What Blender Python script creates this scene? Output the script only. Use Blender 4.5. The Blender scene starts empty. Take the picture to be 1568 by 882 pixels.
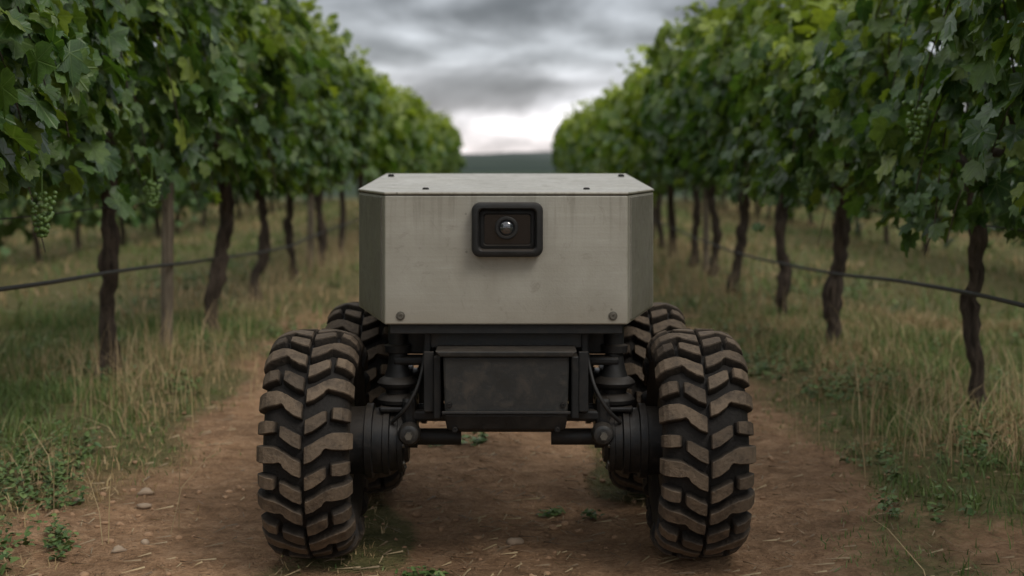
import bpy, math, random, bmesh
import numpy as np
from mathutils import Vector, Matrix
random.seed(5); rng=np.random.default_rng(11)
scene=bpy.context.scene
COL=scene.collection
H=1.04

# ---------------------------------------------------------------- noise
_T=rng.random((256,256))
def vnoise(x,y):
    x=np.asarray(x,float); y=np.asarray(y,float)
    xi=np.floor(x).astype(int); yi=np.floor(y).astype(int)
    fx=x-xi; fy=y-yi; fx=fx*fx*(3-2*fx); fy=fy*fy*(3-2*fy)
    a=_T[xi&255,yi&255]; b=_T[(xi+1)&255,yi&255]; c=_T[xi&255,(yi+1)&255]; d=_T[(xi+1)&255,(yi+1)&255]
    return (a*(1-fx)+b*fx)*(1-fy)+(c*(1-fx)+d*fx)*fy
def fbm(x,y,o=4):
    s=0;a=.5;t=0
    for i in range(o):
        s=s+a*vnoise(x*2**i+17.3*i,y*2**i+5.1*i); t+=a; a*=.5
    return s/t
def sstep(a,b,x):
    t=np.clip((x-a)/(b-a),0,1); return t*t*(3-2*t)
def grassy(x,y):
    ax=np.abs(x)
    edge=1.20+ (fbm(x*1.3+3,y*1.1,3)-.5)*.9
    m=sstep(-.25,.30,ax-edge)
    c=sstep(.55,.70,fbm(x*2.3+40,y*1.3+9,3))*(ax<.65)*.7
    far=sstep(7,12,y)*.8
    m=np.maximum(m,c); m=np.maximum(m,far*sstep(.3,.5,fbm(x*.8,y*.5+3,3)))
    return np.maximum(m,sstep(36,44,y))
def zg(x,y):
    x=np.asarray(x,float); y=np.asarray(y,float)
    near=np.exp(-np.clip(np.hypot(x,y-5)-18,0,None)/12)
    z=(fbm(x*.9,y*.9,3)-.5)*.07+(fbm(x*6+50,y*6,3)-.5)*.035+(fbm(x*22,y*22+7,2)-.5)*.012
    b=.045*np.exp(-((np.abs(x)-1.8)/.45)**2)-.022*np.exp(-((np.abs(x)-.5)/.3)**2)
    flat=np.exp(-((np.abs(x)-.5)/.22)**2)*np.exp(-((y-4.1)/.8)**2)
    z=z*(1-.8*flat)+b*(1-flat)
    return z*near

# ---------------------------------------------------------------- helpers
def node(nt,t,loc=None,**k):
    n=nt.nodes.new(t)
    for a,v in k.items():
        if a=='i':
            for kk,vv in v.items(): n.inputs[kk].default_value=vv
        else: setattr(n,a,v)
    return n
def newmat(name):
    m=bpy.data.materials.new(name); m.use_nodes=True
    nt=m.node_tree; return m,nt,nt.nodes['Principled BSDF']
def ramp(nt,src,stops):
    r=nt.nodes.new('ShaderNodeValToRGB'); e=r.color_ramp.elements
    while len(e)<len(stops): e.new(.5)
    for i,(p,c) in enumerate(stops):
        e[i].position=p; e[i].color=(c,c,c,1) if isinstance(c,(int,float)) else (*c,1)
    nt.links.new(src,r.inputs[0]); return r.outputs[0]
def noise(nt,vec,scale,detail=5,rough=.6,dist=0):
    n=node(nt,'ShaderNodeTexNoise',i={'Scale':scale,'Detail':detail,'Roughness':rough,'Distortion':dist})
    if vec is not None: nt.links.new(vec,n.inputs['Vector'])
    return n.outputs['Fac']
def mapping(nt,vec,scale,loc=(0,0,0)):
    m=node(nt,'ShaderNodeMapping'); m.inputs['Scale'].default_value=scale; m.inputs['Location'].default_value=loc
    nt.links.new(vec,m.inputs['Vector']); return m.outputs[0]
def mix(nt,f,a,b,mode='MIX'):
    m=node(nt,'ShaderNodeMix',data_type='RGBA',blend_type=mode)
    for s,v in ((m.inputs[0],f),(m.inputs[6],a),(m.inputs[7],b)):
        if isinstance(v,(int,float)): s.default_value=v
        elif isinstance(v,tuple): s.default_value=(*v,1)
        else: nt.links.new(v,s)
    return m.outputs[2]
def mth(nt,op,a,b=None,c=None,clamp=False):
    m=node(nt,'ShaderNodeMath',operation=op,use_clamp=clamp)
    for i,v in enumerate((a,b,c)):
        if v is None: continue
        if isinstance(v,(int,float)): m.inputs[i].default_value=v
        else: nt.links.new(v,m.inputs[i])
    return m.outputs[0]
def bump(nt,bsdf,h,strength=.3,dist=.01):
    b=node(nt,'ShaderNodeBump',i={'Strength':strength,'Distance':dist})
    nt.links.new(h,b.inputs['Height']); nt.links.new(b.outputs[0],bsdf.inputs['Normal'])
def objco(nt): return node(nt,'ShaderNodeTexCoord').outputs['Object']
def geopos(nt): return node(nt,'ShaderNodeNewGeometry').outputs['Position']

def trimesh(name,V,F,cols=None,uv=None,mats=(),midx=None,smooth=True):
    me=bpy.data.meshes.new(name)
    V=np.ascontiguousarray(V,dtype=np.float32); F=np.ascontiguousarray(F,dtype=np.int32)
    me.vertices.add(len(V)); me.vertices.foreach_set('co',V.ravel())
    me.loops.add(F.size); me.loops.foreach_set('vertex_index',F.ravel())
    me.polygons.add(len(F)); me.polygons.foreach_set('loop_start',np.arange(0,F.size,F.shape[1],dtype=np.int32))
    for m in mats: me.materials.append(m)
    if midx is not None: me.polygons.foreach_set('material_index',np.asarray(midx,dtype=np.int32))
    me.update(calc_edges=True)
    if smooth: me.polygons.foreach_set('use_smooth',np.ones(len(F),dtype=bool))
    if cols is not None:
        a=me.attributes.new('col','FLOAT_COLOR','POINT')
        c=np.ones((len(V),4),dtype=np.float32); c[:,:cols.shape[1]]=cols; a.data.foreach_set('color',c.ravel())
    if uv is not None:
        a=me.attributes.new('luv','FLOAT_VECTOR','POINT')
        c=np.zeros((len(V),3),dtype=np.float32); c[:,:uv.shape[1]]=uv; a.data.foreach_set('vector',c.ravel())
    return me
def addobj(name,me,parent=None,loc=(0,0,0),rot=(0,0,0)):
    o=bpy.data.objects.new(name,me); COL.objects.link(o); o.location=loc; o.rotation_euler=rot
    if parent: o.parent=parent
    return o
def pymesh(name,V,F,mat,parent=None,smooth=False,bevel=0,seg=2,loc=(0,0,0),rot=(0,0,0),ang=28):
    me=bpy.data.meshes.new(name); me.from_pydata([tuple(v) for v in V],[],F); me.materials.append(mat)
    bm=bmesh.new(); bm.from_mesh(me); bmesh.ops.recalc_face_normals(bm,faces=bm.faces); bm.to_mesh(me); bm.free()
    if smooth:
        for p in me.polygons: p.use_smooth=True
    o=addobj(name,me,parent,loc,rot)
    if bevel:
        b=o.modifiers.new('b','BEVEL'); b.width=bevel; b.segments=seg; b.limit_method='ANGLE'; b.angle_limit=math.radians(ang)
        b.harden_normals=False
    return o
def box(name,x0,x1,y0,y1,z0,z1,mat,parent,bevel=.004):
    V=[(x,y,z) for z in(z0,z1) for x,y in((x0,y0),(x1,y0),(x1,y1),(x0,y1))]
    F=[(0,3,2,1),(4,5,6,7),(0,1,5,4),(1,2,6,5),(2,3,7,6),(3,0,4,7)]
    return pymesh(name,V,F,mat,parent,bevel=bevel)
def prism(name,pts,z0,z1,mat,parent,bevel=.005,scale_top=1):
    n=len(pts)
    V=[(x,y,z0) for x,y in pts]+[(x,y,z1) for x,y in pts]
    F=[tuple(range(n))[::-1],tuple(range(n,2*n))]+[(i,(i+1)%n,n+(i+1)%n,n+i) for i in range(n)]
    return pymesh(name,V,F,mat,parent,bevel=bevel)
def lathe(name,prof,axis,mat,parent,loc=(0,0,0),n=40,cap=True,smooth=True):
    V=[];F=[]
    for a,r in prof:
        for k in range(n):
            t=2*math.pi*k/n; c,s=r*math.cos(t),r*math.sin(t)
            V.append({'X':(a,c,s),'Y':(c,a,s),'Z':(c,s,a)}[axis])
    m=len(prof)
    for i in range(m-1):
        for k in range(n):
            F.append((i*n+k,i*n+(k+1)%n,(i+1)*n+(k+1)%n,(i+1)*n+k))
    if cap:
        F.append(tuple(range(n))); F.append(tuple((m-1)*n+k for k in range(n)))
    o=pymesh(name,V,F,mat,parent,loc=loc)
    for p in o.data.polygons: p.use_smooth=len(p.vertices)==4
    if smooth:
        e=o.modifiers.new('e','EDGE_SPLIT'); e.split_angle=math.radians(32)
    return o
def tube_np(pts,rad,n=7,jit=0.,seed=0,ridge=0.):
    r=np.random.default_rng(seed); pts=np.asarray(pts,float); m=len(pts)
    rad=np.broadcast_to(rad,(m,)); tan=np.gradient(pts,axis=0); tan/=np.linalg.norm(tan,axis=1)[:,None]+1e-9
    ref=np.array([0,1.,0]) if abs(tan[:,2]).mean()>.6 else np.array([0,0,1.])
    u=np.cross(tan,ref); u/=np.linalg.norm(u,axis=1)[:,None]+1e-9; v=np.cross(tan,u)
    ang=np.arange(n)*2*np.pi/n
    rg=1+ridge*np.sin(ang*3+r.random()*6)[None]+ridge*.7*np.sin(ang[None]*5+np.arange(m)[:,None]*.35)
    rr=rad[:,None]*rg*(1+jit*(r.random((m,n))-.5))
    P=pts[:,None]+rr[...,None]*(np.cos(ang)[None,:,None]*u[:,None]+np.sin(ang)[None,:,None]*v[:,None])
    i=np.arange(m-1)[:,None]*n; k=np.arange(n)[None]; k2=(k+1)%n
    a=i+k;b=i+k2;c=i+n+k2;d=i+n+k
    F=np.concatenate([np.stack([a,b,c],-1).reshape(-1,3),np.stack([a,c,d],-1).reshape(-1,3)])
    return P.reshape(-1,3),F

# ---------------------------------------------------------------- materials
def attr(nt,name): return node(nt,'ShaderNodeAttribute',attribute_name=name)
def leaf_material(name,veins=True,transl=.28,rough=.48):
    m,nt,b=newmat(name)
    a=attr(nt,'col').outputs['Color']; col=a
    if veins:
        n=noise(nt,geopos(nt),40,2)
        col=mix(nt,.55,col,ramp(nt,n,[(.3,.55),(.7,1.35)]),'MULTIPLY')
        uv=attr(nt,'luv').outputs['Vector']
        s=node(nt,'ShaderNodeSeparateXYZ'); nt.links.new(uv,s.inputs[0])
        ang=mth(nt,'ARCTAN2',mth(nt,'ABSOLUTE',s.outputs[0]),s.outputs[1])
        r=mth(nt,'SQRT',mth(nt,'ADD',mth(nt,'MULTIPLY',s.outputs[0],s.outputs[0]),mth(nt,'MULTIPLY',s.outputs[1],s.outputs[1])))
        q=mth(nt,'PINGPONG',ang,.455)
        d=mth(nt,'MULTIPLY',q,r)
        v=ramp(nt,d,[(0.0,1.),(.035,0.)])
        sv=mth(nt,'SINE',mth(nt,'MULTIPLY',mth(nt,'ADD',r,mth(nt,'MULTIPLY',q,-.9)),34.))
        sv=ramp(nt,sv,[(.80,0.),(1.,.35)])
        vv=mth(nt,'MAXIMUM',v,sv)
        col=mix(nt,mth(nt,'MULTIPLY',vv,.42),col,(.20,.28,.11))
        bump(nt,b,mth(nt,'MULTIPLY',vv,-1.),.5,.004)
    nt.links.new(col,b.inputs['Base Color'])
    b.inputs['Roughness'].default_value=rough; b.inputs['Specular IOR Level'].default_value=.42
    if transl:
        tr=node(nt,'ShaderNodeBsdfTranslucent'); nt.links.new(mix(nt,1.,col,(1.7,1.75,.6),'MULTIPLY'),tr.inputs[0])
        mx=node(nt,'ShaderNodeMixShader'); mx.inputs[0].default_value=transl
        nt.links.new(b.outputs[0],mx.inputs[1]); nt.links.new(tr.outputs[0],mx.inputs[2])
        nt.links.new(mx.outputs[0],nt.nodes['Material Output'].inputs[0])
    return m
M_leaf=leaf_material('vine_leaf',transl=.30,rough=.42)
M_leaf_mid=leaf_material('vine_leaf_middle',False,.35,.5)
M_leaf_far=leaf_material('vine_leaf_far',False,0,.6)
M_weed=leaf_material('weed_leaf',False,0,.55)
M_grass=leaf_material('grass_blade',False,0,.6)

def bark_mat(name,c0,c1,sc=(40,40,7)):
    m,nt,b=newmat(name); p=objco(nt)
    n=noise(nt,mapping(nt,p,sc),1.,5,.7,.6); n2=noise(nt,p,6,2)
    c=ramp(nt,n,[(.3,c0),(.72,c1)])
    c=mix(nt,.6,c,ramp(nt,n2,[(.3,.6),(.7,1.3)]),'MULTIPLY')
    nt.links.new(c,b.inputs['Base Color']); b.inputs['Roughness'].default_value=.9
    b.inputs['Specular IOR Level'].default_value=.2
    bump(nt,b,n,1.,.02); return m
M_bark=bark_mat('vine_bark',(.018,.014,.011),(.135,.102,.078))
M_post=bark_mat('post_wood',(.10,.08,.06),(.30,.245,.18),(60,60,2.5))

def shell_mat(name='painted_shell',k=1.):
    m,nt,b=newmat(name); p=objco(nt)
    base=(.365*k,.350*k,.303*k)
    n1=noise(nt,p,4,6,.65,.4); n2=noise(nt,p,13,7,.72,1.2); n3=noise(nt,mapping(nt,p,(9,9,60)),1.,3)
    nb=noise(nt,mapping(nt,p,(2.5,2.5,190)),1.,4,.7)
    nv=noise(nt,mapping(nt,p,(70,70,3.5)),1.,4,.65)
    c=mix(nt,ramp(nt,n1,[(.40,0.),(.70,.7)]),base,(.255*k,.238*k,.195*k))
    c=mix(nt,ramp(nt,n2,[(.56,0.),(.72,.6)]),c,(.17*k,.15*k,.118*k))
    c=mix(nt,ramp(nt,n3,[(.60,0.),(.75,.18)]),c,(.50,.49,.45))
    c=mix(nt,.22,c,ramp(nt,nb,[(.35,.82),(.65,1.14)]),'MULTIPLY')
    s=node(nt,'ShaderNodeSeparateXYZ'); nt.links.new(p,s.inputs[0])
    tz=node(nt,'ShaderNodeMapRange',i={1:.80,2:.955,3:0.,4:1.}); nt.links.new(s.outputs[2],tz.inputs[0])
    c=mix(nt,mth(nt,'MULTIPLY',mth(nt,'MULTIPLY',tz.outputs[0],ramp(nt,nv,[(.50,0.),(.66,1.)])),.42),c,(.16*k,.145*k,.115*k))
    sp=node(nt,'ShaderNodeTexVoronoi',i={'Scale':22.,'Randomness':1.}); nt.links.new(p,sp.inputs['Vector'])
    spk=mth(nt,'MULTIPLY',ramp(nt,sp.outputs['Distance'],[(.05,1.),(.08,0.)]),ramp(nt,noise(nt,p,4,2),[(.52,0.),(.60,1.)]))
    c=mix(nt,mth(nt,'MULTIPLY',spk,.7),c,(.08,.068,.055))
    zz=mth(nt,'ADD',s.outputs[2],mth(nt,'MULTIPLY',n1,.08))
    dz=node(nt,'ShaderNodeMapRange',i={1:.75,2:.65,3:0.,4:.4}); nt.links.new(zz,dz.inputs[0])
    c=mix(nt,dz.outputs[0],c,(.22*k,.18*k,.13*k))
    nt.links.new(c,b.inputs['Base Color'])
    nt.links.new(ramp(nt,n2,[(.3,.34),(.7,.58)]),b.inputs['Roughness'])
    b.inputs['Specular IOR Level'].default_value=.5; b.inputs['Metallic'].default_value=.2
    bump(nt,b,mth(nt,'ADD',mth(nt,'MULTIPLY',noise(nt,p,3.,2),1.),mth(nt,'MULTIPLY',noise(nt,p,160,2),.04)),.35,.025)
    return m
M_shell=shell_mat(); M_side=shell_mat('side_panel_shaded_paint',.60)  # side panels: same shell paint, darkened to put their shade into the colour
def dark_mat(name,base,dust=(.075,.058,.043),amt=.5,rough=.5,metal=0.):
    m,nt,b=newmat(name); p=objco(nt)
    n=noise(nt,p,22,5,.7,.5); n2=noise(nt,mapping(nt,p,(30,30,180)),1.,4,.7)
    c=mix(nt,ramp(nt,n,[(.48,0.),(.75,amt)]),base,dust)
    c=mix(nt,ramp(nt,n2,[(.6,0.),(.72,.35)]),c,tuple(min(1,v*2.4+.02) for v in base))
    g=node(nt,'ShaderNodeNewGeometry'); s=node(nt,'ShaderNodeSeparateXYZ'); nt.links.new(g.outputs['Normal'],s.inputs[0])
    up=ramp(nt,s.outputs[2],[(.3,0.),(1.,.4)])
    c=mix(nt,up,c,dust)
    nt.links.new(c,b.inputs['Base Color']); nt.links.new(ramp(nt,n,[(.3,rough-.1),(.7,rough+.25)]),b.inputs['Roughness'])
    b.inputs['Metallic'].default_value=metal; b.inputs['Specular IOR Level'].default_value=.38
    bump(nt,b,n,.25,.004); return m
M_blk=dark_mat('black_frame_metal',(.008,.0085,.009),amt=.3)
M_gry=dark_mat('grey_frame_metal',(.021,.0215,.021),amt=.6,rough=.42)
M_mech=dark_mat('suspension_metal',(.009,.0095,.010),amt=.35,rough=.42,metal=.2)
M_rubh=dark_mat('housing_rubber',(.011,.011,.011),amt=.12,rough=.5)
m,nt,b=newmat('black_glass'); b.inputs['Base Color'].default_value=(.006,.006,.007,1); b.inputs['Roughness'].default_value=.12; M_glass=m
m,nt,b=newmat('lens_glass'); b.inputs['Base Color'].default_value=(.02,.022,.026,1); b.inputs['Roughness'].default_value=.08
b.inputs['Coat Weight'].default_value=1.; b.inputs['Specular IOR Level'].default_value=1.; M_lens=m
m,nt,b=newmat('bolt_steel'); b.inputs['Base Color'].default_value=(.13,.12,.10,1); b.inputs['Metallic'].default_value=.6; b.inputs['Roughness'].default_value=.5; M_bolt=m
m,nt,b=newmat('tyre_rubber'); p=objco(nt)
d=node(nt,'ShaderNodeSeparateColor'); nt.links.new(attr(nt,'col').outputs['Color'],d.inputs[0])
n=noise(nt,p,24,6,.72,.3); n2=noise(nt,p,110,3); n3=noise(nt,p,7,2)
f=mth(nt,'MULTIPLY',d.outputs[0],ramp(nt,n,[(.30,.35),(.55,1.)]))
mud=mix(nt,n2,(.100,.072,.048),(.235,.172,.116))
mud=mix(nt,ramp(nt,n3,[(.38,0.),(.68,.45)]),mud,(.065,.052,.041))
c=mix(nt,f,(.0095,.0085,.008),mud)
nt.links.new(c,b.inputs['Base Color']); b.inputs['Roughness'].default_value=.74; b.inputs['Specular IOR Level'].default_value=.28
bump(nt,b,mth(nt,'ADD',n,mth(nt,'MULTIPLY',n2,.5)),.55,.008); M_tyre=m

# ground
m,nt,b=newmat('dirt_and_grass_ground'); p=geopos(nt)
g=node(nt,'ShaderNodeSeparateColor'); nt.links.new(attr(nt,'col').outputs['Color'],g.inputs[0])
nA=noise(nt,p,1.6,5,.65,.3); nB=noise(nt,p,14,6,.72,.4); nC=noise(nt,p,70,4,.7)
dirt=ramp(nt,nB,[(.25,(.200,.112,.060)),(.5,(.400,.240,.135)),(.75,(.57,.37,.225))])
dirt=mix(nt,.9,dirt,ramp(nt,nA,[(.3,.55),(.7,1.25)]),'MULTIPLY')
dirt=mix(nt,.6,dirt,ramp(nt,nC,[(.3,.50),(.7,1.3)]),'MULTIPLY')
vo=node(nt,'ShaderNodeTexVoronoi',i={'Scale':34.}); nt.links.new(p,vo.inputs['Vector'])
sm=ramp(nt,vo.outputs['Distance'],[(.10,1.),(.22,0.)])
dirt=mix(nt,mth(nt,'MULTIPLY',sm,.25),dirt,(.55,.40,.26))
soil=ramp(nt,nB,[(.3,(.085,.088,.034)),(.55,(.16,.145,.060)),(.75,(.30,.22,.11))])
soil=mix(nt,g.outputs[1],soil,(.035,.055,.030))
gm=mth(nt,'ADD',g.outputs[0],mth(nt,'MULTIPLY',mth(nt,'SUBTRACT',nC,.5),.9))
gm=ramp(nt,gm,[(.3,0.),(.62,1.)])
nt.links.new(mix(nt,gm,dirt,soil),b.inputs['Base Color']); b.inputs['Roughness'].default_value=.95; b.inputs['Specular IOR Level'].default_value=.15
hh=mth(nt,'ADD',mth(nt,'MULTIPLY',nB,1.),mth(nt,'ADD',mth(nt,'MULTIPLY',nC,.45),mth(nt,'MULTIPLY',sm,.3)))
bump(nt,b,hh,1.,.045); M_ground=m

# ---------------------------------------------------------------- ground sheet
def lines(segs):
    out=[]
    for a,b_,st in segs: out+=list(np.arange(a,b_,st))
    return out
xp=lines([(0,2.2,.04),(2.2,8,.15),(8,30,1.2)])+[32,38,50,75,120,200,350,700,1500,3000]
xs=np.array(sorted([-v for v in xp if v>0]+xp))
ys=np.array([-3000,-1000,-300,-100,-40]+lines([(-20,1.6,.8),(1.6,9,.04),(9,20,.15),(20,60,1.)])+[62,70,85,110,150,220,350,700,1500,3000])
X,Y=np.meshgrid(xs,ys); Z=zg(X,Y); G=grassy(X,Y); FR=sstep(36,48,Y)
nx,ny=len(xs),len(ys)
i=(np.arange(ny-1)[:,None]*nx+np.arange(nx-1)[None]).ravel()
F=np.stack([i,i+1,i+nx+1,i+nx],1)
me=trimesh('ground',np.stack([X.ravel(),Y.ravel(),Z.ravel()],1),F,cols=np.stack([G.ravel(),FR.ravel(),G.ravel()*0],1),mats=[M_ground])
addobj('ground',me)

# ---------------------------------------------------------------- hills
m,nt,b=newmat('hill_haze_green'); n=noise(nt,mapping(nt,geopos(nt),(.03,.03,.3)),1.,5)
nt.links.new(ramp(nt,n,[(.3,(.018,.030,.028)),(.7,(.045,.062,.050))]),b.inputs['Base Color']); b.inputs['Roughness'].default_value=1.; M_hill=m
def ridge(name,ysl,prof,amp,fx,seed):
    hx=np.linspace(-900,900,400); X,Y=np.meshgrid(hx,np.array(ysl)); Z=np.array(prof)[:,None]*(1-amp+2*amp*fbm(X*fx+seed,Y*.01,5))
    nx=400; i=(np.arange(len(ysl)-1)[:,None]*nx+np.arange(nx-1)[None]).ravel()
    addobj(name,trimesh(name,np.stack([X.ravel(),Y.ravel(),Z.ravel()],1),np.stack([i,i+1,i+nx+1,i+nx],1),mats=[M_hill]))
ridge('hills',[330,380,430,500,600],[-.5,1.3,2.6,4.2,3.6],.65,.03,3)
ridge('distant_trees',[170,171.5,175,180],[-.3,1.1,1.7,-.3],.6,.12,9)

# ---------------------------------------------------------------- leaves
half=[(0,1.0),(8,.86),(13,.89),(24,.66),(33,.80),(40,.80),(50,.96),(57,.81),(65,.80),(78,.58),(89,.72),(104,.80),(117,.68),(134,.68),(154,.53),(170,.36)]
outl=[(math.radians(a),r) for a,r in half]+[(math.pi,.10)]+[(-math.radians(a),r) for a,r in half[:0:-1]]
LA=np.array([o[0] for o in outl]); LR=np.array([o[1] for o in outl])
LX=np.concatenate([[0],np.sin(LA)*LR]); LY=np.concatenate([[0],np.cos(LA)*LR])
nL=len(outl)
LT=np.array([(0,1+k,1+(k+1)%nL) for k in range(nL)])
sel=[0,3,6,9,11,14,16,18,21,23,26,29]
SA=LA[sel]; SR=LR[sel]
SX=np.concatenate([[0],np.sin(SA)*SR]); SY=np.concatenate([[0],np.cos(SA)*SR]); nS=len(sel)
ST=np.array([(0,1+k,1+(k+1)%nS) for k in range(nS)])
EA=np.radians([0,35,80,135,180,225,280,325]); ER=np.array([1,.62,.42,.5,.35,.5,.42,.62])
EX=np.concatenate([[0],np.sin(EA)*ER]); EY=np.concatenate([[0],np.cos(EA)*ER]); ET=np.array([(0,1+k,1+(k+1)%8) for k in range(8)])
def leaves(P,N,T,S,C,r,simple=False):
    lx,ly,lt=(EX,EY,ET) if simple=='weed' else (SX,SY,ST) if simple else (LX,LY,LT)
    N=N/np.linalg.norm(N,axis=1)[:,None]
    T=T-(T*N).sum(1)[:,None]*N; T/=np.linalg.norm(T,axis=1)[:,None]+1e-9
    B=np.cross(T,N); n=len(P); k=len(lx)
    cup=r.uniform(-.1,.42,n)[:,None]; fold=r.uniform(-.05,.4,n)[:,None]; wav=r.uniform(0,.14,n)[:,None]; ph=r.uniform(0,6,n)[:,None]
    asp=r.uniform(.82,1.12,n)[:,None]
    rr=lx**2+ly**2
    zz=-cup*rr[None]+fold*np.abs(lx)[None]+wav*np.sin(np.arctan2(lx,ly)[None]*5+ph)*np.sqrt(rr)[None]-.12*(ly[None]>0)*ly[None]**2
    x=lx[None]*asp*S[:,None]; y=(ly[None]-.1)*S[:,None]; z=zz*S[:,None]
    V=P[:,None]+x[...,None]*B[:,None]+y[...,None]*T[:,None]+z[...,None]*N[:,None]
    F=(lt[None]+(np.arange(n)*k)[:,None,None]).reshape(-1,3)
    UV=np.broadcast_to(np.stack([lx,ly],1)[None],(n,k,2)).reshape(-1,2)
    return V.reshape(-1,3),F,np.repeat(C,k,0),UV

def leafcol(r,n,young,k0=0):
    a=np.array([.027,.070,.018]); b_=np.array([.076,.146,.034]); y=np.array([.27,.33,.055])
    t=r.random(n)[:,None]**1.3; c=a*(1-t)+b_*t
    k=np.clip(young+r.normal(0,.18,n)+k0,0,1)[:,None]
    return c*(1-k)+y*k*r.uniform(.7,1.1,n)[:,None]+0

def make_vine(seed,zlo,zhi,nleaf,L,simple=False,lsz=.078,mat=None,k0=0):
    r=np.random.default_rng(seed)
    VS=[];FS=[];CS=[];US=[];MI=[];off=0
    def add(V,F,mi,C=None,U=None):
        nonlocal off
        VS.append(V);FS.append(F+off);off+=len(V);MI.append(np.full(len(F),mi))
        CS.append(C if C is not None else np.full((len(V),3),.1)); US.append(U if U is not None else np.zeros((len(V),2)))
    m=7 if simple else 30; t=np.linspace(0,1,m); ht=max(zlo+.12,.75)
    w=np.cumsum(r.normal(0,.008,(m,2)),0); w-=w[0]
    lean=r.normal(0,.05,2); ph=r.random()*6
    px=w[:,0]+lean[0]*t+.016*np.sin(t*8+ph); py=w[:,1]+lean[1]*t+.018*np.sin(t*6+ph*2)
    pts=np.stack([px,py,-.08+t*(ht+.08)],1)
    rad=(.036+.022*np.exp(-t*10)+.016*np.exp(-((t-1)/.10)**2)+(.006*np.sin(t*17+ph)))*(1+ (0 if simple else 1)*r.normal(0,.07,m))*r.uniform(.85,1.15)
    add(*tube_np(pts,rad,6 if simple else 14,.34,seed,.19),1)
    top=pts[-1]
    for s in(-1,1):
        tt=np.linspace(0,1,4 if simple else 10)
        a=np.stack([top[0]+r.normal(0,.012,len(tt)),top[1]+s*tt*L*.5,top[2]-.02+.10*np.sqrt(tt)+r.normal(0,.008,len(tt))],1)
        add(*tube_np(a,.022-.010*tt,5 if simple else 8,.25,seed+s+3,.1),1)
    if not simple:
        for k in range(14):
            y0=r.uniform(-L/2,L/2); tt=np.linspace(0,1,6); sx=r.choice([-1,1])*r.uniform(.02,.3); hh=zhi-ht-.05
            a=np.stack([sx*np.sin(tt*2.2),y0+r.normal(0,.15)*tt,ht+.05+hh*tt-.12*abs(sx)*tt**2],1)
            add(*tube_np(a,.0055-.003*tt,4,0,seed+k),1)
        for k in range(7):
            y0=r.uniform(-L/2,L/2); tt=np.linspace(0,1,6); s=r.choice([-1,1])
            a=np.stack([s*(.1+.22*tt),y0+r.normal(0,.2)*tt,zlo+.3-.6*r.uniform(.4,1)*tt**1.5],1)
            add(*tube_np(a,.004-.002*tt,4,0,seed+k),1)
    n=nleaf
    y=r.uniform(-L/2,L/2,n)
    y=np.where(r.random(n)<.35,r.normal(0,L*.22,n),y)
    zt=r.random(n); kind=r.random(n); ye=np.clip(np.abs(y)/(L/2),0,1.2)
    hiL=zhi+.12-.28*ye**2+.42*(fbm(y*3.0+seed*7.3,np.full(n,seed*1.7),3)-.5)*2
    loL=zlo-.06+.14*ye**2+.30*(fbm(y*3.0+seed*3.1,np.full(n,seed*2.9+50),3)-.5)*2
    z=loL+(hiL-loL)*zt
    side=r.choice([-1.,1.],n)
    pr=(.44-.12*ye**2)*(np.sin(np.pi*np.clip(.16+.74*zt,0,1))**.6)
    bul=.36*(fbm(y*2.8+seed*11+side*9,z*2.8,3)-.5)*2
    x=side*np.clip(pr+bul-r.exponential(.05,n),0,None)
    inner=kind<.10; x[inner]=r.uniform(-.22,.22,inner.sum())
    tp=kind>.90; z[tp]=hiL[tp]+r.normal(0,.07,tp.sum()); x[tp]=r.uniform(-.28,.28,tp.sum())
    N=np.stack([side*r.uniform(.3,1.1,n),r.normal(0,.6,n),r.uniform(.1,1.1,n)],1)
    N[tp]=np.stack([r.normal(0,.5,tp.sum()),r.normal(0,.5,tp.sum()),np.full(tp.sum(),1.)],1)
    T=np.stack([side*.35+r.normal(0,.3,n),r.normal(0,.5,n),-np.ones(n)],1)
    T[tp]=r.normal(0,1,(tp.sum(),3))
    S=lsz*r.uniform(.55,1.25,n)*(1.25 if simple else 1)
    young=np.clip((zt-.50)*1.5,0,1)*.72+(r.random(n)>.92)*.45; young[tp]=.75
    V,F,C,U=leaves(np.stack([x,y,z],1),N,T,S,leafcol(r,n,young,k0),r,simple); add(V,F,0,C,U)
    PP=[];SS=[];NN=[];TT=[]
    for k in range(8 if simple else 12):
        y0=r.uniform(-L/2,L/2); hgt=r.uniform(.15,.62); lx=r.normal(0,.18); ly=r.normal(0,.18); x0=r.uniform(-.25,.25)
        tt=np.linspace(0,1,8); a=np.stack([x0+lx*tt**1.5,y0+ly*tt,zhi-.15+hgt*tt*(1-.2*tt)],1)
        add(*tube_np(a,.0045-.0025*tt,4,0,seed+k),1)
        for q in range(1,8):
            for w_ in range(2):
                dd=r.normal(0,1,3)*np.array([1,1,.35]); dd/=np.linalg.norm(dd)
                PP.append(a[q]+dd*.03);SS.append(lsz*(1.0-.5*q/7)*r.uniform(.7,1.0));NN.append(np.array([0,0,1.])+dd*.8);TT.append(dd+np.array([0,0,-.5]))
    for k in range(4 if simple else 11):
        y0=r.uniform(-L/2,L/2); s=r.choice([-1,1]); zz=r.uniform(zlo+.2,zhi); tt=np.linspace(0,1,7); ln=r.uniform(.12,.26)
        a=np.stack([s*(.28+ln*tt),y0+r.normal(0,.18)*tt,zz+.10*tt-.55*tt**2],1)
        add(*tube_np(a,.004-.002*tt,4,0,seed+k),1)
        for q in range(1,7):
            for w_ in range(2):
                dd=r.normal(0,1,3)*np.array([.6,1,.3]); dd/=np.linalg.norm(dd)
                PP.append(a[q]+dd*.035);SS.append(lsz*(1.1-.4*q/6)*r.uniform(.7,1.0));NN.append(np.array([s*.7,0,.7])+dd*.6);TT.append(dd*.5+np.array([s*.2,0,-1.]))
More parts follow.
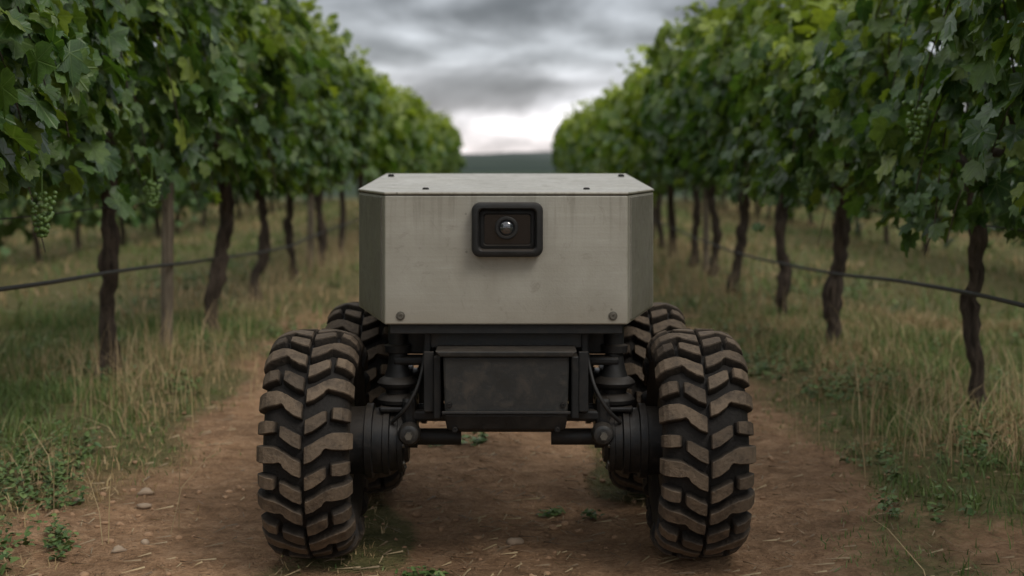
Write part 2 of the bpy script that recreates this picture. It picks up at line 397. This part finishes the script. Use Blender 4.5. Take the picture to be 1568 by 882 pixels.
    nn=len(PP); PP,NN,TT,SS=map(np.array,(PP,NN,TT,SS))
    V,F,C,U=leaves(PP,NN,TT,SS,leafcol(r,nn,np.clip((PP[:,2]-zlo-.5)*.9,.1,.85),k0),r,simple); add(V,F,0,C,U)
    return trimesh('grape_vine_mesh%d'%seed,np.concatenate(VS),np.concatenate(FS),np.concatenate(CS),np.concatenate(US),[mat or M_leaf,M_bark],np.concatenate(MI))

NEAR=[make_vine(100+i,.95,1.95,1230,2.05) for i in range(8)]
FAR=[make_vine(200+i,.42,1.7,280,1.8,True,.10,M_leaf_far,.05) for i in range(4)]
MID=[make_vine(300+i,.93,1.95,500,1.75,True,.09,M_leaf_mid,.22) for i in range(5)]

def vine(meshes,x,y,par=None,zs=1.,k=None,nm='grape_vine'):
    me=meshes[random.randrange(len(meshes)) if k is None else k]
    z=float(zg(x,y)); o=addobj(nm,me,par,(x,y,z-.01),(0,0,random.choice([0,math.pi])+random.uniform(-.05,.05)))
    o.scale=(random.uniform(.86,1.08),random.uniform(.93,1.03),zs*random.uniform(.91,1.08)); return o
left=[1.9,3.4,4.95,6.47,8.4,10.4,12.0,13.6]; right=[2.2,3.95,5.66,7.6,9.2,10.9,12.3,13.7]
for lst in(left,right):
    while lst[-1]<38: lst.append(lst[-1]+1.55+random.uniform(-.2,.2))
for k,y in enumerate(left): vine(NEAR if y<14.5 else MID,-1.78+random.uniform(-.05,.05),y,zs=1.05 if y<12 else 1.0,k=(k%8 if y<14.5 else None))
for k,y in enumerate(right): vine(NEAR if y<14.5 else MID,1.80+random.uniform(-.05,.05),y,zs=1.0,k=((k+4)%8 if y<14.5 else None))
dv=bpy.data.objects.new('distant_grape_vines',None); COL.objects.link(dv)
for r_ in range(5):
    for s in(-1,1):
        xx=s*(4.9+3.3*r_); y=4+2.2*r_+random.random()
        while y<40:
            vine(FAR,xx+random.uniform(-.08,.08),y,dv,nm='vine'); y+=1.65
# ---------------------------------------------------------------- posts
def post(x,y,h=1.75,r=.032,tilt=0):
    t=np.linspace(0,1,14); pts=np.stack([tilt*t+.006*np.sin(t*5),np.zeros(14),-.12+t*(h+.12)],1)
    V,F=tube_np(pts,r*(1-.08*t),10,.1,int(y*10),.05); n=10
    c=len(V); V=np.vstack([V,pts[-1]+[0,0,.004]]); F=np.vstack([F,[[c-n+k,c-n+(k+1)%n,c] for k in range(n)]])
    me=trimesh('wooden_post',V,F,mats=[M_post]); addobj('wooden_post',me,None,(x,y,float(zg(x,y))))
post(-1.78,7.43,1.8,.033,.015)
for y in(13.0,19.0,25.,31.): post(-1.79,y)
for y in(12.9,18.9,25.2,31.): post(1.81,y)

# ---------------------------------------------------------------- irrigation hoses
m,nt,b=newmat('hose_black_plastic'); b.inputs['Base Color'].default_value=(.02,.019,.018,1); b.inputs['Roughness'].default_value=.6; M_hose=m
def hose(name,x,ylist,zlist,r=.0085):
    yy=np.linspace(ylist[0],ylist[-1],160); zz=np.interp(yy,ylist,zlist)+.006*np.sin(yy*3.1)+.003*np.sin(yy*7.7+1)
    k_=np.ones(7)/7; zz[3:-3]=np.convolve(zz,k_,'valid')
    xx=x+.012*np.sin(yy*1.3)+.004*np.sin(yy*5)
    V,F=tube_np(np.stack([xx,yy,zz],1),r,8); addobj(name,trimesh(name,V,F,mats=[M_hose]))
hose('irrigation_hose',-1.73,[1,4.0,4.6,6.4,8.4,11,38],[.66,.64,.615,.56,.47,.38,.42])
hose('irrigation_hose',1.75,[1,4.9,5.7,7.6,10.8,38],[.59,.56,.545,.45,.35,.42])
hose('trellis_wire',1.84,[1,5.6,38],[.80,.80,.82],.003); hose('trellis_wire',-1.82,[1,5.6,38],[.84,.84,.84],.003)

# ---------------------------------------------------------------- grapes
m,nt,b=newmat('green_grape'); b.inputs['Base Color'].default_value=(.10,.17,.04,1); b.inputs['Roughness'].default_value=.4; M_grape=m
def grapes(x,y,z,L=.14,sd=0):
    r=random.Random(sd); bm=bmesh.new()
    for k in range(64):
        t=r.random()**.8; w=.036*(1-t)**.6+.005; a=r.random()*6.283
        bmesh.ops.create_icosphere(bm,subdivisions=2,radius=r.uniform(.0065,.0095),matrix=Matrix.Translation((w*math.cos(a),w*math.sin(a),-t*L)))
    bmesh.ops.create_cone(bm,segments=6,radius1=.0022,radius2=.0022,depth=.12,matrix=Matrix.Translation((0,0,.04)))
    me=bpy.data.meshes.new('grape_cluster'); bm.to_mesh(me); bm.free(); me.materials.append(M_grape)
    for p_ in me.polygons: p_.use_smooth=True
    addobj('grape_cluster',me,None,(x,y,z))
grapes(-1.43,4.38,.955,sd=1); grapes(1.37,4.75,1.25,sd=2); grapes(1.45,6.9,1.02,sd=4); grapes(-1.47,5.9,.98,.12,sd=5)

# ---------------------------------------------------------------- grass
def blades(name,x,y,h,w,C,lean=.5,sd=0,mat=M_grass):
    r=np.random.default_rng(sd); n=len(x); z=zg(x,y)-.01
    a=r.uniform(0,2*np.pi,n); la=r.uniform(0,2*np.pi,n); lm=np.abs(r.normal(0,lean,n))*h
    d=np.stack([np.cos(a),np.sin(a),np.zeros(n)],1)*w[:,None]*.5; l=np.stack([np.cos(la)*lm,np.sin(la)*lm,np.zeros(n)],1)
    B=np.stack([x,y,z],1); up=np.array([0,0,1.])
    hh=np.sqrt(np.clip(h**2-lm**2*.6,.0004,None))[:,None]*up
    V=np.stack([B-d,B+d,B+.35*l*.5+hh*.5-d*.8,B+.35*l*.5+hh*.5+d*.8,B+l*.7+hh*.86-d*.4,B+l*.7+hh*.86+d*.4,B+l*1.15+hh],1).reshape(-1,3)
    T=np.array([(0,1,3),(0,3,2),(2,3,5),(2,5,4),(4,5,6)])
    F=(T[None]+(np.arange(n)*7)[:,None,None]).reshape(-1,3)
    addobj(name,trimesh(name,V,F,cols=np.repeat(C,7,0),uv=None,mats=[mat]))
def gcol(r,x,y,n,dry_bias=0):
    g1=np.array([.065,.115,.028]); g2=np.array([.160,.215,.055]); d1=np.array([.46,.34,.17]); d2=np.array([.26,.18,.095])
    t=r.random(n)[:,None]; u=r.random(n)[:,None]
    dry=(fbm(x*.9+30,y*.7+11,3)+r.normal(0,.12,n)+dry_bias)>.555
    return np.where(dry[:,None],d1*u+d2*(1-u),g1*t+g2*(1-t))
def scatter(n,x0,x1,y0,y1,r,pw=1.):
    x=r.uniform(x0,x1,n)*r.choice([-1,1],n); y=r.uniform(y0,y1,n)
    cl=sstep(.34,.60,fbm(x*4+9,y*4,3)); k=r.random(n)<(grassy(x,y)**pw)*(.14+.86*cl); return x[k],y[k]
r=np.random.default_rng(77)
x,y=scatter(250000,0,3.5,3.0,9.5,r,1.4); n=len(x)
hm=.022+.095*fbm(x*1.7,y*1.7+60,3)*sstep(1.0,1.8,np.abs(x))
blades('grass',x,y,hm*r.uniform(.5,1.6,n),r.uniform(.0028,.0065,n),gcol(r,x,y,n),.65,1)
x,y=scatter(95000,0,13,9.3,38,r,.6); n=len(x)
blades('grass',x,y,r.uniform(.04,.13,n),r.uniform(.009,.022,n),gcol(r,x,y,n,.02),.6,2)
n=12000; x=r.normal(1.75,.34,n)*r.choice([-1,1],n); y=r.uniform(3.2,18,n); k=r.random(n)<sstep(.40,.64,fbm(x*1.5+70,y*1.2,3)); x,y=x[k],y[k]; n=len(x)
u=r.random(n)[:,None]
blades('dry_grass',x,y,r.uniform(.08,.34,n),r.uniform(.0022,.0045,n),np.array([.48,.36,.19])*u+np.array([.26,.19,.10])*(1-u),.6,3)

# ---------------------------------------------------------------- weeds
P=[];N=[];T=[];S=[];C=[]
def clump(cx,cy,R,h,n,sz,tone):
    ns=max(5,n//16)
    for q in range(ns):
        a=r.uniform(0,6.283); q0=R*math.sqrt(r.random()); bx,by=cx+q0*math.cos(a),cy+q0*math.sin(a)
        hh=h*r.uniform(.5,1.15)*(1-.5*(q0/R)**2); m_=16; t=r.random(m_)
        sx=bx+.35*hh*math.cos(a)*t+r.normal(0,.012,m_); sy=by+.35*hh*math.sin(a)*t+r.normal(0,.012,m_)
        P.append(np.stack([sx,sy,float(zg(bx,by))+hh*t+.005],1)); b_=r.uniform(0,6.283,m_)
        T.append(np.stack([np.cos(b_),np.sin(b_),r.uniform(-.2,.8,m_)],1)); N.append(np.stack([-np.cos(b_)*.4,-np.sin(b_)*.4,np.ones(m_)],1)+r.normal(0,.3,(m_,3)))
        S.append(sz*r.uniform(.6,1.3,m_)*(1.15-.5*t)); tt=r.random(m_)[:,None]
        C.append((np.array([.055,.110,.028])*tt+np.array([.135,.195,.055])*(1-tt))*tone)
for cx,cy,R,h,n_ in [(-1.45,4.38,.22,.14,600),(-1.33,3.78,.18,.12,420),(-1.6,4.9,.25,.12,350),(1.66,4.75,.24,.11,350),(1.85,5.1,.25,.15,350),(1.50,6.2,.24,.16,520),(1.30,6.9,.22,.13,380),
                  (-1.5,7.6,.25,.13,300),(-1.2,8.6,.25,.12,300),(1.35,8.3,.25,.14,350),(1.15,9.8,.3,.12,300),(-.21,3.60,.05,.035,110),(-.3,3.45,.05,.03,60),(-.2,5.3,.12,.035,160),(.2,4.25,.09,.03,80)]:
    clump(cx,cy,R,h,n_,.017,1.)
for k in range(230):
    s=r.choice([-1,1]); cy=r.uniform(3.3,15); cx=s*r.uniform(1.1,3.2)
    if grassy(np.array([cx]),np.array([cy]))[0]<.5: continue
    clump(cx,cy,r.uniform(.05,.16),r.uniform(.04,.13),int(r.uniform(50,130)),r.uniform(.011,.018),r.uniform(.75,1.2))
V,F,C_,U=leaves(np.concatenate(P),np.concatenate(N),np.concatenate(T),np.concatenate(S),np.concatenate(C),r,'weed')
addobj('weeds',trimesh('weeds',V,F,C_,U,[M_weed]))

# ---------------------------------------------------------------- stones and clods
m,nt,b=newmat('stone'); p=objco(nt); n_=noise(nt,p,30,5)
nt.links.new(mix(nt,n_,(.21,.15,.10),(.42,.32,.23)),b.inputs['Base Color']); b.inputs['Roughness'].default_value=.9; bump(nt,b,n_,.5,.005); M_stone=m
m,nt,b=newmat('clod_soil'); p=objco(nt); n_=noise(nt,p,12,5)
nt.links.new(mix(nt,n_,(.20,.115,.065),(.46,.29,.17)),b.inputs['Base Color']); b.inputs['Roughness'].default_value=.95; M_clod=m
bm=bmesh.new(); bmesh.ops.create_icosphere(bm,subdivisions=2,radius=1); bm.verts.ensure_lookup_table()
IV=np.array([v.co[:] for v in bm.verts]); IF=np.array([[v.index for v in f.verts] for f in bm.faces]); bm.free()
def stones(name,lst,mat):
    VS=[];FS=[];off=0
    for (x,y,s) in lst:
        w=1+.28*np.sin(IV@r.normal(0,2,3)+r.random()*6)[:,None]; v=IV*w*np.array([r.uniform(.8,1.3),r.uniform(.8,1.2),r.uniform(.5,.8)])*s
        a=r.random()*6.28; R=np.array([[math.cos(a),-math.sin(a),0],[math.sin(a),math.cos(a),0],[0,0,1]]); v=v@R.T
        VS.append(v+[x,y,float(zg(x,y))+s*.25]); FS.append(IF+off); off+=len(IV)
    addobj(name,trimesh(name,np.concatenate(VS),np.concatenate(FS),mats=[mat]))
L=[(.025,3.97,.020),(-1.14,4.5,.024),(-1.10,4.32,.019),(-1.03,3.78,.018),(-.98,3.85,.012),(-1.31,4.35,.014),(.62,4.9,.016)]
stones('stones',L,M_stone)
L=[]
while len(L)<1600:
    x=r.uniform(-1.6,1.6); y=3.2+7*r.random()**1.5
    if fbm(np.array([x*1.7+20]),np.array([y*1.7]),2)[0]<.45: continue
    L.append((x,y,.002+.010*r.random()**3))
stones('soil_clods',L,M_clod)
n=2000; x=r.normal(0,.9,n); y=3.2+6*r.random(n)**1.4; u=r.random(n)[:,None]
a=r.uniform(0,np.pi,n); ln=r.uniform(.015,.07,n); d=np.stack([np.cos(a),np.sin(a),0*a],1)*ln[:,None]*.5; w=np.stack([-np.sin(a),np.cos(a),0*a],1)*.0012
B=np.stack([x,y,zg(x,y)+.006],1); q=np.stack([B-d-w,B+d-w,B+d+w+[0,0,.004],B-d+w],1).reshape(-1,3)
i=np.arange(n)*4; addobj('straw_litter',trimesh('straw_litter',q,np.stack([i,i+1,i+2,i+3],1),cols=np.repeat(np.array([.42,.32,.18])*u+np.array([.16,.11,.07])*(1-u),4,0),mats=[M_grass]))

# ================================================================= ROBOT
RB=bpy.data.objects.new('agricultural_robot',None); COL.objects.link(RB)
FY=3.65
out=[(-.312,FY),(.312,FY),(.424,4.10),(.410,4.75),(-.410,4.75),(-.424,4.10)]
prism('body_shell',out,.626,.9575,M_shell,RB,.004)
# lid: flat in front, rising gently towards the back
rx=[(-.314,FY-.003),(.314,FY-.003),(.427,4.10),(.402,4.753),(-.402,4.753),(-.427,4.10)]
zt=[.9665,.9665,.9665,1.006,1.006,.9665]
low=[(x,y,.959) for x,y in rx]; topr=[(x,y,z) for (x,y),z in zip(rx,zt)]
V=low+topr; F=[(5,4,3,2,1,0)]+[(i,(i+1)%6,6+(i+1)%6,6+i) for i in range(6)]+[(6,7,8,11),(8,9,10,11)]
pymesh('lid',V,F,M_shell,RB,bevel=.0045,seg=3)
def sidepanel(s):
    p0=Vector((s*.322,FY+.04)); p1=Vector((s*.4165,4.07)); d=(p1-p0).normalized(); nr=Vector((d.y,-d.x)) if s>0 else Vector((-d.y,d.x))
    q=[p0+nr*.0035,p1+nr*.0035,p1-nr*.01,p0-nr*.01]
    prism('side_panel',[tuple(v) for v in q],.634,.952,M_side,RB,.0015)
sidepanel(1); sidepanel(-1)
box('shell_skirt',-.300,.300,FY+.012,4.70,.600,.6255,M_blk,RB,.003)
def bolt(name,x,y,z,r_=.009,axis='Y',dy=-.005,mat=M_bolt):
    lathe(name,[(0,r_*1.25),(dy*.4,r_*1.25),(dy*.4,r_),(dy*1.1,r_*.8),(dy*1.1,r_*.4),(dy*.6,r_*.35)],axis,mat,RB,(x,y,z),14)
bolt('shell_bolt',-.271,FY,.648,.0095); bolt('shell_bolt',.274,FY,.648,.0095)
for sx in(-1,1):
    lathe('lid_screw',[(-.004,.010),(.006,.010),(.009,.006)],'Z',M_blk,RB,(sx*.372,4.60,.9965),12)
    lathe('lid_screw',[(-.002,.009),(.004,.009),(.006,.006)],'Z',M_blk,RB,(sx*.225,3.98,.9665),12)
def rr(w,h,r_,y,cx,cz,n=6):
    o=[]
    for qx,qz,a0 in((1,1,0),(-1,1,90),(-1,-1,180),(1,-1,270)):
        for k in range(n+1):
            a=math.radians(a0+90*k/n); o.append((cx+qx*(w/2-r_)+r_*math.cos(a),y,cz+qz*(h/2-r_)+r_*math.sin(a)))
    return o
def loft(name,loops,mat,parent,cap=True):
    n=len(loops[0]); V=[v for l in loops for v in l]; F=[]
    for i in range(len(loops)-1): F+=[(i*n+k,i*n+(k+1)%n,(i+1)*n+(k+1)%n,(i+1)*n+k) for k in range(n)]
    if cap: F.append(tuple((len(loops)-1)*n+k for k in range(n)))
    o=pymesh(name,V,F,mat,parent)
    for p_ in o.data.polygons: p_.use_smooth=True
    e=o.modifiers.new('e','EDGE_SPLIT'); e.split_angle=math.radians(38); return o
cx,cz=.003,.871
loft('camera_housing',[rr(.176,.134,.020,FY+.002,cx,cz),rr(.180,.138,.021,FY-.006,cx,cz),rr(.182,.140,.022,FY-.026,cx,cz),rr(.178,.136,.020,FY-.033,cx,cz),rr(.168,.126,.017,FY-.036,cx,cz),
  rr(.152,.110,.013,FY-.036,cx,cz),rr(.146,.104,.012,FY-.033,cx,cz),rr(.140,.098,.011,FY-.012,cx,cz)],M_rubh,RB)
loft('camera_inner_frame',[rr(.136,.094,.010,FY-.0125,cx,cz),rr(.136,.094,.010,FY-.017,cx,cz),rr(.124,.082,.008,FY-.019,cx,cz),rr(.120,.078,.008,FY-.014,cx,cz)],M_rubh,RB)
loft('camera_glass',[rr(.118,.076,.008,FY-.0145,cx,cz),rr(.117,.075,.008,FY-.0155,cx,cz)],M_glass,RB)
lathe('lens_barrel',[(0,.030),(-.006,.030),(-.008,.027),(-.008,.022),(-.004,.020)],'Y',M_rubh,RB,(cx-.002,FY-.0155,cz+.004),36)
lathe('lens',[(0,.019)]+[(-.009*math.sin(a),.0185*math.cos(a)) for a in np.linspace(.1,1.45,8)],'Y',M_lens,RB,(cx-.002,FY-.0195,cz+.004),32)
# under-body
box('mounting_plate',-.205,.205,3.71,3.735,.558,.606,M_gry,RB,.003)
box('main_frame',-.19,.19,3.74,4.70,.44,.598,M_blk,RB,.008)
box('cross_member',-.30,.30,3.80,3.90,.53,.5985,M_blk,RB,.006)
box('cross_member',-.28,.28,4.50,4.60,.53,.5985,M_blk,RB,.006)
def taper(name,zt,zb,wt,wb,y0t,y0b,y1,mat,bev=.005):
    V=[(-wb,y0b,zb),(wb,y0b,zb),(wb,y1,zb),(-wb,y1,zb),(-wt,y0t,zt),(wt,y0t,zt),(wt,y1,zt),(-wt,y1,zt)]
    pymesh(name,V,[(0,3,2,1),(4,5,6,7),(0,1,5,4),(1,2,6,5),(2,3,7,6),(3,0,4,7)],mat,RB,bevel=bev)
taper('battery_box_flange',.566,.5505,.180,.168,3.585,3.588,3.72,M_gry,.004)
taper('battery_box',.550,.405,.160,.156,3.600,3.603,3.9,M_gry,.006)
taper('battery_box_lip',.4045,.362,.157,.150,3.594,3.612,3.88,M_blk,.005)
taper('skid_plate',.3615,.350,.125,.118,3.63,3.65,3.85,M_blk,.003)
box('battery_box_edge',-.163,.163,3.590,3.600,.4055,.413,M_blk,RB,.002)
for sx in(-1,1):
    bolt('box_bolt',sx*.144,3.602,.428,.006,mat=M_mech); bolt('box_foot',sx*.13,3.607,.365,.006,mat=M_mech)
    s=sx
    def X(a,b_): return (min(s*a,s*b_),max(s*a,s*b_))
    def bx(n_,a,b_,y0,y1,z0,z1,m_,bev=.004): x0,x1=X(a,b_); box(n_,x0,x1,y0,y1,z0,z1,m_,RB,bev)
    bx('side_bracket',.166,.186,3.64,3.80,.385,.546,M_blk); bx('side_bracket_flange',.1865,.212,3.66,3.672,.40,.555,M_blk,.002)
    bx('side_bracket_post',.196,.214,3.70,3.76,.39,.60,M_blk)
    for (yc,off,nm) in((3.79,0,'front'),(4.53,.055,'rear')):
        o_=-off
        Lx=lambda prof:[(s*(a+o_),r_) for a,r_ in prof]
        lathe('hub_motor',Lx([(.44,.088),(.372,.090),(.370,.098),(.352,.098),(.350,.086),(.325,.086),(.323,.090),(.308,.090),(.305,.080),(.286,.078),(.284,.084),(.272,.082),(.268,.060),(.258,.055)]),'X',M_mech,RB,(0,yc,.302),44)
        lathe('axle',Lx([(.262,.030),(.236,.030),(.235,.022),(.12,.022)]),'X',M_blk,RB,(0,yc,.312),20)
        for k in range(8):
            a=k*math.pi/4; lathe('motor_bolt',Lx([(.275,.007),(.267,.007),(.265,.004)]),'X',M_bolt,RB,(0,yc+.071*math.cos(a),.302+.071*math.sin(a)),8)
        lathe('ball_joint',[(-.030,.016),(-.026,.024),(-.012,.030),(.004,.030),(.018,.024),(.028,.012)],'Y',M_gry,RB,(s*(.252+o_),yc-.075,.335),20)
        lathe('ball_joint_nut',[(-.05,.010),(-.030,.010)],'Y',M_bolt,RB,(s*(.252+o_),yc-.075,.335),6)
        x0,x1=X(.235+o_,.275+o_); box('steering_knuckle',x0,x1,yc-.06,yc+.06,.30,.425,M_mech,RB,.012)
        x0,x1=X(.15,.262+o_); box('lower_arm',x0,x1,yc-.058,yc-.028,.362,.392,M_mech,RB,.008); box('lower_arm',x0,x1,yc+.03,yc+.058,.362,.392,M_mech,RB,.008)
        x0,x1=X(.205,.30+o_); box('upper_arm',x0,x1,yc-.03,yc+.03,.505,.528,M_blk,RB,.008)
        pr=[(.400,.034),(.404,.052),(.414,.055),(.424,.046),(.430,.032),(.440,.034),(.450,.052),(.458,.056),(.466,.050),(.474,.036),(.492,.030),(.512,.026),(.535,.024),(.538,.034),(.556,.036),(.560,.026),(.612,.026)]
        lathe('suspension_gaiter',pr,'Z',M_rubh,RB,(s*(.288+o_),yc,0),32)
        x0,x1=X(.245+o_,.335+o_); box('strut_saddle',x0,x1,yc-.05,yc+.05,.384,.3995,M_mech,RB,.006)
        pts=np.array([(s*(.30+o_),yc-.06,.36),(s*(.262+o_),yc-.10,.40),(s*(.228+o_),yc-.10,.46),(s*(.215+o_),yc-.07,.52),(s*.21,yc-.05,.58)])
        tt=np.linspace(0,4,24); c_=np.stack([np.interp(tt,range(5),pts[:,q]) for q in range(3)],1)
        for _ in range(4): c_[1:-1]=(c_[:-2]+c_[1:-1]*2+c_[2:])/4
        Vt,Ft=tube_np(c_,.005,8); addobj('cable',trimesh('cable',Vt,Ft,mats=[M_hose]),RB)

def wheel_mesh():
    VS=[];FS=[];CS=[]
    half=[(0,.274),(.03,.274),(.06,.272),(.083,.265),(.098,.252),(.106,.236),(.108,.212),(.103,.188),(.092,.168),(.086,.158),(.086,.146)]
    prof=[(-x,q) for x,q in half[::-1]]+half[1:]; n=96
    for x,q in prof:
        for k in range(n): a=2*math.pi*k/n; VS.append((x,q*math.cos(a),q*math.sin(a))); CS.append(.04 if q>.25 else .14 if q>.2 else .08)
    for i in range(len(prof)-1):
        for k in range(n): FS.append((i*n+k,i*n+(k+1)%n,(i+1)*n+(k+1)%n,(i+1)*n+k))
    nl=26; rd=random.Random(3)
    base=np.array(half[:8]); seg=np.r_[0,np.cumsum(np.hypot(*np.diff(base,axis=0).T))]
    def curve(sv):
        x=np.interp(sv,seg,base[:,0]); q=np.interp(sv,seg,base[:,1]); e=.004
        dx=np.interp(sv+e,seg,base[:,0])-np.interp(sv-e,seg,base[:,0]); dq=np.interp(sv+e,seg,base[:,1])-np.interp(sv-e,seg,base[:,1])
        l=math.hypot(dx,dq) or 1; return x,q,-dq/l,dx/l
    # type A: one stepped Z-shaped lug ; type B: separate centre block and shoulder block
    A=[[(.003,-.100,.070,.020),(.006,-.096,.078,.027),(.024,-.070,.082,.027),(.044,-.018,.078,.027),(.050,.004,.062,.026),(.056,.018,.062,.026),(.066,.022,.080,.026),(.086,.022,.086,.025),(.100,.022,.088,.024),(.112,.022,.088,.021),(.122,.022,.082,.014),(.146,.022,.062,.003)]]
    Bl=[[(.003,-.104,.066,.020),(.006,-.100,.074,.027),(.024,-.074,.078,.027),(.044,-.028,.072,.027),(.054,-.010,.058,.026),(.057,-.006,.050,.018)],
        [(.064,.020,.052,.018),(.067,.020,.062,.026),(.084,.020,.072,.025),(.100,.020,.074,.023),(.108,.020,.070,.018),(.114,.020,.058,.008)]]
    for side in(-1,1):
        for j in range(nl):
            ph=2*math.pi*(j+(.5 if side>0 else 0))/nl; jj=rd.uniform(-.012,.012); tj=rd.uniform(.90,1.08)
            for st in (A if j%2==0 else Bl):
                b0=len(VS); hj=rd.uniform(.88,1.04); mud=rd.uniform(.5,1.); j2=rd.uniform(-.008,.008)
                for (sv,dphi,ht,hh) in st:
                    x,q,nx_,nq=curve(sv); ht=ht*tj
                    for e,hgt,cc in((-1,-.003,.0),(-.88,.88,.35),(-.77,1.,1.),(.77,1.,1.),(.88,.88,.35),(1,-.003,.0)):
                        h_=hh*hj*hgt if hgt>0 else hgt
                        px=x+nx_*h_; pq=q+nq*h_; a=ph+dphi+jj+j2+e*ht
                        VS.append((side*px,-pq*math.cos(a),pq*math.sin(a))); CS.append(cc*mud*(1 if sv<.115 else .5)*(1 if hh>.0205 else .4))
                m_=len(st)
                for i in range(m_-1):
                    for k in range(5):
                        f=(b0+i*6+k,b0+i*6+k+1,b0+(i+1)*6+k+1,b0+(i+1)*6+k); FS.append(f if side<0 else f[::-1])
                for i in(0,m_-1): FS.append(tuple(b0+i*6+k for k in range(6)))
    me=bpy.data.meshes.new('tyre'); me.from_pydata(VS,[],FS); me.materials.append(M_tyre)
    bm=bmesh.new(); bm.from_mesh(me); bmesh.ops.recalc_face_normals(bm,faces=bm.faces); bm.to_mesh(me); bm.free()
    a=me.attributes.new('col','FLOAT_COLOR','POINT'); a.data.foreach_set('color',np.array([[c,c,c,1] for c in CS],dtype=np.float32).ravel())
    for p_ in me.polygons: p_.use_smooth = p_.index < 20*96
    return me
TY=wheel_mesh()
for s in(-1,1):
    for y,xc,sp in((3.79,.502,.0),(4.53,.445,.5)):
        addobj('tyre',TY,RB,(s*xc,y,.298),(sp+.06*s,0,0))
        lathe('wheel_rim',[(s*a,q) for a,q in [(-.086,.160),(-.088,.150),(-.070,.146),(-.05,.138),(-.045,.10),(-.045,.02)]],'X',M_blk,RB,(s*xc,y,.298),48)
        lathe('wheel_rim',[(s*a,q) for a,q in [(.086,.160),(.088,.150),(.070,.146),(.04,.138),(.035,.09),(.05,.06),(.062,.055),(.062,.01)]],'X',M_blk,RB,(s*xc,y,.298),48)

# ================================================================= light
sun_el=math.radians(50); sun_az=math.radians(38)
S=bpy.data.lights.new('sun','SUN'); S.energy=1.5; S.angle=math.radians(22); S.color=(1,.945,.86)
so=bpy.data.objects.new('sun',S); COL.objects.link(so)
d=Vector((math.sin(sun_az)*math.cos(sun_el),-math.cos(sun_az)*math.cos(sun_el),math.sin(sun_el)))
so.rotation_euler=d.to_track_quat('Z','Y').to_euler(); so.location=(0,0,30)
W=bpy.data.worlds.new('World'); scene.world=W; W.use_nodes=True; nt=W.node_tree
bg=nt.nodes['Background']; bg.inputs['Strength'].default_value=.1
sky=node(nt,'ShaderNodeTexSky',sky_type='NISHITA',sun_disc=False); sky.sun_elevation=sun_el; sky.sun_rotation=math.pi-sun_az
tc=node(nt,'ShaderNodeTexCoord').outputs['Generated']
sp=node(nt,'ShaderNodeSeparateXYZ'); nt.links.new(tc,sp.inputs[0])
el=mth(nt,'MAXIMUM',sp.outputs[2],0.)
base=ramp(nt,el,[(0.,(.78,.70,.68)),(.018,(.72,.68,.68)),(.045,(.60,.60,.625)),(.075,(.44,.46,.485)),(.11,(.26,.275,.295)),(.30,(.80,.82,.85)),(1.,(.95,.95,.95))])
n1=noise(nt,mapping(nt,tc,(9,9,24),(3.1,0,2.3)),1.,6,.56,.35)
n2=noise(nt,mapping(nt,tc,(4.2,4.2,17),(5.2,0,3.4)),1.7,2,.5,.1)
cl=mth(nt,'ADD',mth(nt,'MULTIPLY',n1,.5),mth(nt,'MULTIPLY',n2,.5))
cf=ramp(nt,cl,[(.38,.22),(.46,.34),(.52,.58),(.60,1.)])
cloud=mix(nt,1.,base,cf,'MULTIPLY')
cv=node(nt,'ShaderNodeVectorMath',operation='SCALE'); nt.links.new(cloud,cv.inputs[0]); cv.inputs['Scale'].default_value=21.
fin=mix(nt,.93,sky.outputs[0],cv.outputs[0])
nt.links.new(fin,bg.inputs['Color'])

# ================================================================= camera
cam=bpy.data.cameras.new('camera'); co=bpy.data.objects.new('camera',cam); COL.objects.link(co)
cam.lens=50; cam.sensor_width=36; cam.clip_end=6000; cam.clip_start=.05
co.location=(0,0,H); co.rotation_euler=(math.radians(90),0,0)
cam.shift_x=9/1568; cam.shift_y=-191/1568
cam.dof.use_dof=True; cam.dof.focus_distance=3.62; cam.dof.aperture_fstop=2.6
scene.camera=co
scene.view_settings.view_transform='Standard'; scene.view_settings.look='None'; scene.view_settings.exposure=0
